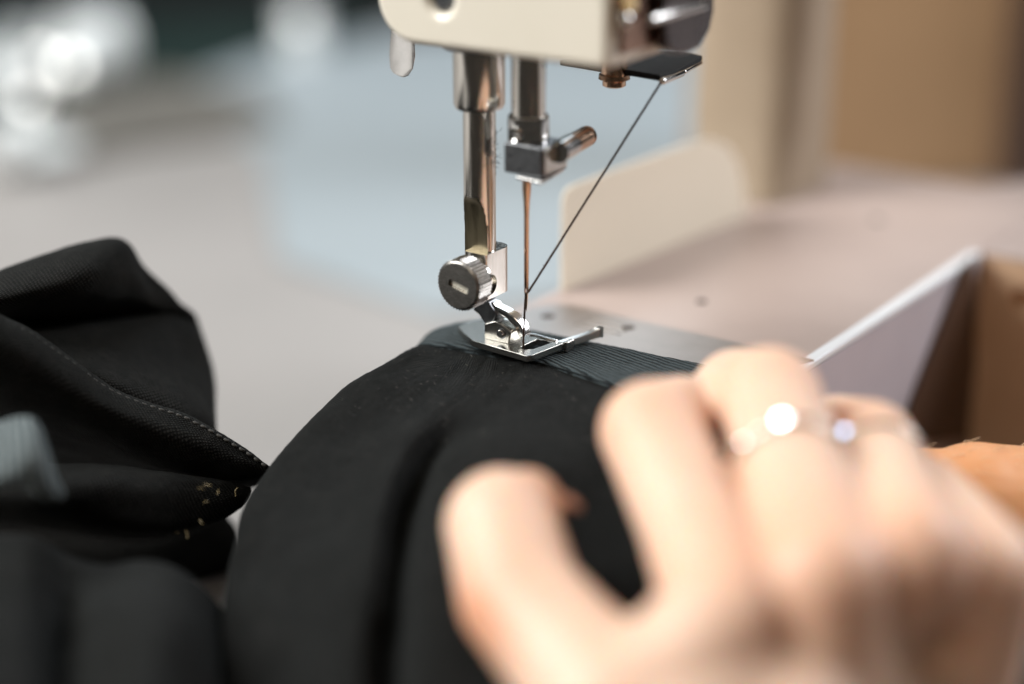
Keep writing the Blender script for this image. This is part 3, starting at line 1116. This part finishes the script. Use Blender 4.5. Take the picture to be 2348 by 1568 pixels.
near_e = [(925, 850), (952, 806), (985, 793), (1060, 800), (1135, 813), (1230, 830), (1310, 852), (1400, 881), (1500, 908), (1640, 945), (1800, 990)]
far_e = [(965, 800), (985, 766), (1025, 748), (1090, 735), (1150, 742), (1230, 757), (1310, 774), (1400, 791), (1500, 811), (1640, 838), (1800, 870)]
zz = [-5, 0.2, 1.6, 2.2, 2.3, 2.3, 2.5, 2.8, 3.0, 3.1, 3.1]
rowsB = [[], [], [], [], [], []]
for (n_, f_, z) in zip(near_e, far_e, zz):
    a_, b_ = PZ(*n_, z), PZ(*f_, z)
    d_ = (b_ - a_)
    u_ = d_.normalized()
    rowsB[0].append(a_ - Z * 0.9 + u_ * 0.7)
    rowsB[1].append(a_ - u_ * 0.15 - Z * 0.2)
    rowsB[2].append(a_ + d_ * 0.12 + Z * 0.25)
    rowsB[3].append(a_ + d_ * 0.5 + Z * 0.05)
    rowsB[4].append(a_ + d_ * 0.92)
    rowsB[5].append(b_ - Z * 1.6)
mbS, gB = sheet(rowsB, 26, 14, 0.10, 2)
cloth('waistband', mbS, 'waistband_cloth', gar, 0.8)
# rolled corded hem along the near edge of the band: one twist after another
cord = spline([PZ(*n_, z) - Z * 0.15 + Vector((0, -0.35, 0)) for n_, z in zip(near_e[1:], zz[1:])], 40)
mb = MB()
seg = 0.0
for k in range(0, len(cord) - 1, 1):
    a_, b_ = cord[k], cord[k + 1]
    steps = max(1, int((b_ - a_).length / 0.42))
    for s_ in range(steps):
        c = a_ + (b_ - a_) * (s_ / steps)
        t_ = (b_ - a_).normalized()
        d_ = (t_ * 0.40 + Z * 0.34 + t_.cross(Z) * 0.1)
        mb.capsule(c - d_ * 0.6, c + d_ * 0.6, 0.20, 0.20, 6)
o = build(mb, 'hem_cord', 'waistband_cloth', gar, 60)
o['kind'] = 'stuff'

# --- bunched folds at left
A = [
    [(-80, 700, 392), (0, 672, 392), (110, 640, 394), (200, 610, 396), (290, 610, 400), (320, 650, 404), (350, 720, 408), (370, 760, 415)],
    [(-80, 655, 364), (0, 626, 364), (110, 586, 366), (200, 561, 368), (278, 556, 373), (322, 610, 380), (395, 698, 388), (372, 760, 402)],
    [(-80, 690, 350), (0, 668, 350), (110, 640, 352), (210, 618, 356), (290, 612, 367), (340, 658, 377), (420, 711, 387), (395, 770, 402)],
    [(-80, 722, 352), (0, 706, 352), (110, 690, 355), (220, 680, 361), (310, 680, 371), (370, 702, 380), (443, 724, 388), (420, 790, 404)],
    [(-80, 745, 376), (0, 738, 376), (110, 738, 379), (220, 732, 381), (320, 724, 384), (395, 722, 386), (456, 748, 389), (430, 810, 404)],
    [(-80, 765, 364), (0, 760, 364), (110, 764, 364), (220, 752, 368), (320, 742, 375), (405, 742, 381), (472, 796, 388), (440, 850, 404)],
    [(-80, 790, 352), (0, 790, 353), (130, 802, 354), (240, 822, 357), (345, 832, 364), (425, 842, 373), (490, 866, 385), (450, 890, 402)],
    [(-80, 800, 348), (20, 810, 350), (150, 838, 351), (270, 893, 352), (360, 930, 354), (430, 950, 358), (493, 970, 372), (460, 980, 398)],
    [(-80, 860, 352), (20, 870, 354), (150, 900, 355), (270, 940, 357), (360, 975, 360), (430, 1000, 364), (490, 1012, 374), (470, 1020, 398)],
]
mbS, gA = sheet(rows_of(A), 18, 16, 0.55, 3)
cloth('rear_fold', mbS, 'knit_cloth', gar, 0.9)
C_ = [
    [(-80, 720, 346), (0, 760, 349), (70, 792, 351), (150, 845, 353), (250, 908, 354), (350, 950, 355), (430, 980, 355), (490, 1008, 355), (560, 1046, 354), (612, 1082, 353)],
    [(-80, 682, 330), (0, 725, 335), (70, 762, 339), (150, 818, 343), (250, 887, 346), (350, 931, 347), (430, 961, 348), (490, 992, 348), (560, 1033, 348), (622, 1079, 348)],
    [(-80, 715, 321), (0, 755, 326), (70, 795, 331), (150, 850, 336), (250, 912, 340), (350, 953, 343), (430, 985, 345), (490, 1013, 346), (557, 1046, 347), (624, 1081, 348.5)],
    [(-80, 790, 319), (0, 820, 324), (75, 855, 329), (155, 900, 334), (255, 952, 338), (350, 990, 341), (430, 1020, 344), (490, 1042, 346), (555, 1063, 347), (624, 1084, 349)],
    [(-80, 880, 328), (0, 900, 332), (80, 925, 337), (160, 958, 341), (260, 1005, 345), (350, 1040, 348), (430, 1064, 350), (490, 1077, 351), (550, 1087, 351), (620, 1088, 351)],
    [(-80, 960, 350), (0, 975, 352), (80, 990, 355), (160, 1015, 358), (260, 1050, 360), (350, 1080, 362), (430, 1095, 362), (490, 1100, 361), (550, 1104, 360), (605, 1100, 358)],
    [(-80, 1030, 375), (0, 1045, 375), (80, 1060, 376), (160, 1075, 378), (260, 1095, 380), (350, 1110, 380), (430, 1120, 378), (490, 1120, 376), (550, 1120, 374), (590, 1112, 368)],
]
mbS, gC = sheet(rows_of(C_), 16, 16, 0.45, 4)
cloth('seam_fold', mbS, 'knit_cloth', gar, 0.9)
D_ = [
    [(-80, 1085, 362), (60, 1085, 360), (150, 1088, 358), (250, 1092, 358), (350, 1100, 358), (440, 1108, 358), (520, 1118, 358), (568, 1128, 357)],
    [(-80, 1060, 342), (60, 1062, 340), (150, 1066, 338), (250, 1070, 338), (350, 1080, 341), (440, 1094, 345), (520, 1108, 349), (572, 1124, 352)],
    [(-80, 1090, 330), (60, 1092, 328), (150, 1096, 327), (250, 1100, 329), (350, 1112, 334), (440, 1122, 341), (520, 1128, 347), (573, 1130, 351)],
    [(-80, 1140, 327), (60, 1144, 325), (150, 1148, 325), (250, 1155, 328), (350, 1165, 333), (440, 1168, 340), (515, 1160, 346), (566, 1142, 351)],
    [(-80, 1190, 336), (60, 1196, 334), (150, 1205, 333), (250, 1218, 334), (350, 1224, 338), (435, 1214, 343), (505, 1188, 348), (556, 1156, 352)],
    [(-80, 1220, 360), (60, 1228, 358), (150, 1238, 356), (250, 1248, 356), (345, 1248, 357), (425, 1232, 358), (490, 1200, 360), (540, 1166, 360)],
    [(-80, 1260, 385), (60, 1268, 385), (150, 1278, 382), (250, 1285, 380), (340, 1278, 380), (415, 1255, 380), (475, 1215, 380), (520, 1180, 376)],
    [(-80, 1420, 410), (60, 1430, 410), (150, 1440, 405), (250, 1440, 402), (360, 1440, 400), (450, 1410, 400), (520, 1350, 400), (556, 1265, 396)],
    [(-80, 1720, 420), (60, 1720, 420), (150, 1720, 415), (250, 1720, 412), (360, 1720, 410), (460, 1720, 410), (560, 1700, 410), (600, 1650, 410)],
]
mbS, gD = sheet(rows_of(D_), 16, 14, 0.5, 5)
cloth('lower_fold', mbS, 'knit_cloth', gar, 0.9)
E_ = [
    [(-80, 1290, 345), (60, 1290, 345), (160, 1330, 345), (250, 1345, 345), (330, 1345, 345), (420, 1370, 348), (500, 1440, 352), (545, 1520, 355)],
    [(-80, 1236, 312), (60, 1238, 312), (150, 1278, 314), (240, 1300, 312), (330, 1292, 310), (420, 1322, 312), (500, 1392, 318), (545, 1470, 325)],
    [(-80, 1280, 298), (60, 1290, 298), (150, 1340, 304), (240, 1345, 298), (330, 1335, 294), (420, 1362, 296), (495, 1425, 304), (540, 1500, 314)],
    [(-80, 1360, 286), (60, 1375, 288), (150, 1410, 298), (240, 1400, 286), (330, 1395, 280), (415, 1420, 283), (490, 1475, 294), (535, 1545, 306)],
    [(-80, 1470, 272), (60, 1480, 276), (150, 1500, 288), (240, 1490, 276), (330, 1485, 268), (410, 1500, 272), (485, 1545, 286), (530, 1600, 300)],
    [(-80, 1640, 256), (60, 1640, 260), (150, 1640, 272), (240, 1640, 262), (330, 1640, 254), (410, 1640, 260), (480, 1650, 276), (525, 1680, 292)],
]
mbS, gE = sheet(rows_of(E_), 16, 16, 0.6, 6)
cloth('front_fold', mbS, 'black_cloth', gar, 1.0)
# --- stitches along the seam of the fold
row = gC[16]
row = gC[21]
pts = [p_ for p_ in row]
acc = 0
base_me = None
k = 0
dist = [0.0]
for i in range(1, len(pts)):
    dist.append(dist[-1] + (pts[i] - pts[i - 1]).length)


def at_len(s_):
    for i in range(1, len(dist)):
        if dist[i] >= s_:
            u = (s_ - dist[i - 1]) / max(dist[i] - dist[i - 1], 1e-6)
            return pts[i - 1].lerp(pts[i], u)
    return pts[-1]


s_ = 9.0
while s_ < dist[-1] - 1.5:
    a_, b_ = at_len(s_ + random.uniform(-.12, .12)), at_len(s_ + 1.25 + random.uniform(-.12, .12))
    b_ = b_ + Vector((0, 0, random.uniform(-.12, .12)))
    d_ = (b_ - a_)
    if base_me is None:
        q = MB().tube([Vector((0, 0, -0.62)), Vector((0, 0, -0.4)), Vector((0, 0, 0.4)), Vector((0, 0, 0.62))], [0.12, 0.32, 0.32, 0.12], 8)
        base_me = q.mesh('stitch')
        base_me.materials.append(MATS['stitch_thread'])
        for p_ in base_me.polygons:
            p_.use_smooth = True
    o = bpy.data.objects.new('stitch', base_me)
    col.objects.link(o)
    attach(o, gar)
    out = (CAM - a_).normalized()
    o.matrix_basis = Matrix.Translation(((a_ + b_) * 0.5 + out * 0.85) * 0.001) @ d_.to_track_quat('Z', 'Y').to_matrix().to_4x4()
    s_ += 1.75

# --- loose golden thread ends on the lower fold
for (x, y, d) in [(455, 1118, 331), (470, 1108, 332), (500, 1122, 336), (545, 1118, 343), (478, 1150, 333), (458, 1190, 333), (425, 1215, 332), (405, 1222, 331)]:
    p_ = P(x, y, d)
    q = [p_]
    dd = Vector((random.gauss(0, 1), -0.3, random.gauss(0, 1))).normalized() * 0.22
    for _ in range(4):
        dd += Vector((random.gauss(0, .14), random.gauss(0, .05), random.gauss(0, .14)))
        q.append(q[-1] + dd)
    build(MB().tube(spline(q, 3), 0.06, 6), 'thread_end', 'thread_gold', gar, 60)

# --- ribbed label folded out of the garment
Lb = [
    [(-60, 985, 316), (0, 968, 312), (40, 958, 309), (75, 962, 307), (95, 985, 312), (90, 1010, 322)],
    [(-60, 1020, 309), (0, 1005, 305), (45, 1000, 302), (85, 1005, 302), (108, 1030, 308), (100, 1050, 318)],
    [(-60, 1065, 306), (0, 1055, 302), (50, 1052, 299), (95, 1062, 300), (122, 1085, 306), (112, 1100, 316)],
    [(-60, 1105, 305), (0, 1098, 302), (52, 1092, 300), (100, 1120, 302), (142, 1132, 307), (125, 1140, 316)],
    [(-60, 1122, 309), (0, 1116, 306), (48, 1108, 304), (92, 1138, 305), (128, 1146, 310), (118, 1150, 318)],
]
mbS, gL = sheet(rows_of(Lb), 14, 12, 0.15, 8)
o = cloth('label', mbS, 'label_cloth', gar, 0.7)
o['label'] = 'pale grey blue ribbed label sticking out of the folds'

# --- lint on the cloth beside the foot
mb = MB()
nv, nu = len(gM), len(gM[0])
for k in range(800):
    j = min(nv - 2, max(0, int(random.triangular(14, 80, 22))))
    i = random.randint(int(nu * 0.22), int(nu * 0.78))
    p_ = gM[j][i]
    n_ = (CAM - p_).normalized()
    q = [p_ + n_ * 0.62]
    dd = Vector((random.gauss(0, 1), random.gauss(0, 1), random.gauss(0, .3))).normalized() * random.choice((.04, .06, .1, .15, .35))
    for _ in range(3):
        dd += Vector((random.gauss(0, .06), random.gauss(0, .1), random.gauss(0, .05)))
        q.append(q[-1] + dd)
    mb.tube(q, random.uniform(.015, .035), 4)
o = build(mb, 'lint', 'lint', gar)
o['kind'] = 'stuff'

# ================================================================== HAND
def remeshed(mb, name, vox, smooth_it):
    me = bpy.data.meshes.new(name)
    me.from_pydata([(p * 0.001)[:] for p in mb.v], [], mb.f)
    o = bpy.data.objects.new(name, me)
    col.objects.link(o)

    def mods(ob):
        r_ = ob.modifiers.new('r', 'REMESH'); r_.mode = 'VOXEL'; r_.voxel_size = vox * 0.001
        s = ob.modifiers.new('s', 'SMOOTH'); s.iterations = smooth_it; s.factor = 0.5
    me2 = evaluated(o, mods)
    me2.name = name
    return me2


def chain(mb, pts):
    for (a_, ra), (b_, rb) in zip(pts[:-1], pts[1:]):
        mb.capsule(a_, b_, ra, rb, 24)


J = {}
def j(n_, x, y, d, r):
    J[n_] = (P(x, y, d), r)
    return J[n_]


mb = MB()
wrist = j('w', 2060, 1930, 292, 18)
w2 = j('w2', 1860, 1930, 270, 19)
# index
i_m = j('im', 1680, 1395, 260, 9.8); i_p = j('ip', 1492, 990, 292, 8.7); i_d = j('id', 1562, 962, 310, 7.9); i_t = j('it', 1610, 965, 318, 6.6)
i_h = (i_m[0].lerp(i_p[0], .5), 8.5)
chain(mb, [i_m, i_h, i_p, i_d, i_t])
# middle
m_m = j('mm', 1895, 1330, 258, 10.0); m_p = j('mp', 1765, 915, 295, 8.9); m_d = j('md', 1690, 905, 314, 8.3); m_t = j('mt', 1680, 950, 321, 6.8)
m_h = (m_m[0].lerp(m_p[0], .5), 8.6)
chain(mb, [m_m, m_h, m_p, m_d, m_t])
# ring
r_m = j('rm', 2085, 1275, 262, 9.6); r_p = j('rp', 1992, 1028, 298, 8.3); r_d = j('rd', 1920, 1000, 316, 7.6); r_t = j('rt', 1890, 1030, 321, 6.3)
r_h = (r_m[0].lerp(r_p[0], .5), 8.0)
chain(mb, [r_m, r_h, r_p, r_d, r_t])
# little
l_m = j('lm', 2262, 1315, 266, 8.4); l_p = j('lp', 2128, 1150, 296, 7.2); l_d = j('ld', 2075, 1110, 312, 6.6); l_t = j('lt', 2030, 1120, 318, 5.6)
chain(mb, [l_m, l_p, l_d, l_t])
# metacarpals to wrist
for q, r_ in ((i_m, 11.5), (m_m, 11.5), (r_m, 11), (l_m, 11)):
    e = wrist if q in (r_m, l_m) else w2
    mid = (q[0].lerp(e[0], .5), r_)
    chain(mb, [q, mid, e])
# thumb
t_c = j('tc', 1760, 1930, 246, 15); t_m = j('tm', 1420, 1640, 256, 12.0); t_i = j('ti', 1192, 1372, 273, 9.6); t_t = j('tt', 1150, 1205, 283, 9.3)
chain(mb, [t_c, t_m, ((t_m[0].lerp(t_i[0], .5)), 10.0), t_i, t_t])
t_n = j('tn', 1205, 1160, 287, 6.2)
chain(mb, [t_t, t_n])
# web and thenar mass
chain(mb, [(P(1790, 1405, 264), 9.5), (P(1800, 1560, 262), 11)])
chain(mb, [t_m, (P(1560, 1560, 256), 11), (P(1660, 1450, 258), 11)])
chain(mb, [(P(1560, 1700, 252), 12), (P(1700, 1560, 258), 11.5), i_m])
chain(mb, [t_c, (P(1760, 1700, 256), 14), (P(1850, 1480, 264), 11)])
chain(mb, [(P(1900, 1700, 270), 15), (P(1960, 1480, 268), 11.5)])
chain(mb, [(P(2030, 1700, 286), 15), (P(2120, 1500, 280), 12)])
chain(mb, [(wrist[0].lerp(w2[0], .5), 24), (P(2060, 2600, 262), 28)])
me = remeshed(mb, 'hand', 0.9, 7)
dp = P(2130, 1455, 272)
nrm = [v_.normal.copy() for v_ in me.vertices]
for v_, vn in zip(me.vertices, nrm):                     # hollow between the tendons
    q = v_.co * 1000 - dp
    h = q.dot(fw)
    lat2 = (q - fw * h).length
    if abs(h) < 22 and vn.dot(fw) < 0.2:
        v_.co += fw * 0.001 * 8.0 * math.exp(-(lat2 / 4.2) ** 2)
at = me.attributes.new('flush', 'FLOAT', 'POINT')
spots = [(i_p[0], 9, .35), (m_p[0], 9, .3), (r_p[0], 9, .3), (t_i[0] - Vector((6, 6, 0)), 9, .55), (t_n[0], 6, .6), (i_m[0], 12, .25), (m_m[0], 12, .25), (r_m[0], 12, .3), (i_h[0] + Vector((8, 0, 0)), 8, .4)]
for k, v_ in enumerate(me.vertices):
    p_ = v_.co * 1000
    at.data[k].value = sum(a_ * math.exp(-((p_ - c).length / r_) ** 2) for c, r_, a_ in spots)
me.materials.append(MATS['skin'])
hand = build(None, 'hand', 'skin', None, 180, 0, 2, me)
tag(hand, 'blurred bare right hand with rings guiding the black cloth, thumb at left', 'hand')
# thumb nail, seen edge on
nd = (t_n[0] - t_t[0]).normalized()
base_n = t_n[0] + nd * 1.5
sd = nd.cross(Vector((0, -1, 0.3))).normalized()
nn = sd.cross(nd).normalized()
mb = MB()
v, fs = [], []
for a_ in range(7):
    for b_ in range(7):
        x_, y_ = (a_ / 6 - .5) * 9.5, b_ / 6 * 8.5 - 2.0
        v.append(base_n + Vector((0.25, 0.55, 0.8)).normalized() * (3.6 - 0.085 * x_ * x_) + Vector((0.85, 0.1, -0.45)).normalized() * y_ + Vector((0.4, -0.8, 0.3)).normalized() * x_)
for a_ in range(6):
    for b_ in range(6):
        fs.append((a_ * 7 + b_, a_ * 7 + b_ + 1, a_ * 7 + b_ + 8, a_ * 7 + b_ + 7))
mb.add(v, fs)
nail = build(mb, 'fingernail', 'nail', hand, 180)
so_ = nail.modifiers.new('t', 'SOLIDIFY'); so_.thickness = 0.0006

# rings on the middle finger
def ring(center, axis, r, tube, label, stones):
    e = empty('ring', center, label, 'ring')
    axis = axis.normalized()
    a_ = axis.orthogonal().normalized(); c_ = axis.cross(a_)
    v, fs = [], []
    for i in range(48):
        t_ = 2 * math.pi * i / 48
        rad = a_ * math.cos(t_) + c_ * math.sin(t_)
        for k in range(10):
            u = 2 * math.pi * k / 10
            v.append(center + rad * (r + tube * math.cos(u)) + axis * (tube * 1.5 * math.sin(u)))
    for i in range(48):
        for k in range(10):
            i2, k2 = (i + 1) % 48, (k + 1) % 10
            fs.append((i * 10 + k, i2 * 10 + k, i2 * 10 + k2, i * 10 + k2))
    build(MB().add(v, fs), 'band', 'bar_steel', e, 180)
    for (px, py, sr, mat) in stones:
        rr_ = ray(px, py)
        # stone seated on the outside of the band, on the side that faces the viewer
        best = None
        for i in range(240):
            t_ = 2 * math.pi * i / 240
            q = center + (a_ * math.cos(t_) + c_ * math.sin(t_)) * (r + tube)
            if (CAM - q).dot(q - center) < 0:
                continue
            d_ = ((q - CAM).normalized() - rr_.normalized()).length
            if best is None or d_ < best[0]:
                best = (d_, q)
        q = best[1]
        lt = (WIN_R if mat == 'stone_glint' else WIN_L) * 1000
        out = ((lt - q).normalized() + (CAM - q).normalized()).normalized()
        build(MB().lathe(q - out * 0.9, out, [(sr * .45, 0), (sr, 0.8), (sr * .72, 1.35)], 10), 'stone', 'ring_stone_glint' if mat == 'stone_glint' else 'ring_stone', e)


ax_m = (m_p[0] - m_m[0])
ring(m_m[0].lerp(m_p[0], 0.60), ax_m, 9.0, 0.35, 'slim ring with bright pale stones on the middle finger', [(1700, 1090, 0.40, 'w'), (1735, 1040, 0.36, 'w'), (1800, 990, 1.05, 'w')])
ax_r = (r_p[0] - r_m[0])
ring(r_m[0].lerp(r_p[0], 0.78), ax_r, 8.3, 0.35, 'slim ring with stones tinted for a bluish glint on the ring finger', [(1930, 985, 1.3, 'stone_glint'), (1945, 1020, 0.9, 'stone_glint')])

# forearm and closed hand behind, at the right edge
mb = MB()
pts = [(P(2110, 1150, 336), 10.5), (P(2240, 1185, 338), 14.5), (P(2420, 1232, 340), 18.5), (P(2700, 1300, 342), 24), (P(3300, 1420, 345), 30)]
chain(mb, pts)
for k, (x, y) in enumerate(((2060, 1110), (2040, 1160), (2050, 1210), (2080, 1250))):
    chain(mb, [(P(2150, 1140 + 25 * k, 338), 9), (P(x, y + 10, 342), 6.5), (P(x + 30, y + 40, 350), 6)])
me = remeshed(mb, 'forearm', 1.0, 6)
me.attributes.new('flush', 'FLOAT', 'POINT')
me.materials.append(MATS['arm_skin'])
arm = build(None, 'forearm', 'arm_skin', None, 180, 0, 2, me)
tag(arm, 'orange-toned bare forearm with fair hairs behind the hand at right edge', 'arm')
mb = MB()
vs = [v_.co * 1000 for v_ in me.vertices]
ns = [v_.normal.copy() for v_ in me.vertices]
cand = [k for k in range(len(vs)) if ns[k].dot((CAM - vs[k]).normalized()) > -0.1 and vs[k].x > 78]
for k in random.sample(cand, min(900, len(cand))):
    p_, n_ = vs[k], ns[k]
    t_ = (Vector((0.75, 0.0, -0.75)) - n_ * n_.dot(Vector((0.75, 0, -0.75)))).normalized()
    ln = random.uniform(1.6, 3.6)
    q = [p_, p_ + (t_ * .45 + n_ * .30) * ln * .5 + Vector((random.gauss(0, .1), 0, random.gauss(0, .1))), p_ + (t_ + n_ * .28) * ln * .85 + Vector((random.gauss(0, .3), 0, random.gauss(0, .3)))]
    mb.tube(spline(q, 3), [0.08, 0.08, 0.07, 0.065, 0.055, 0.04, 0.02], 4)
o = build(mb, 'arm_hair', 'hair_fair', arm, 180)
o['kind'] = 'stuff'
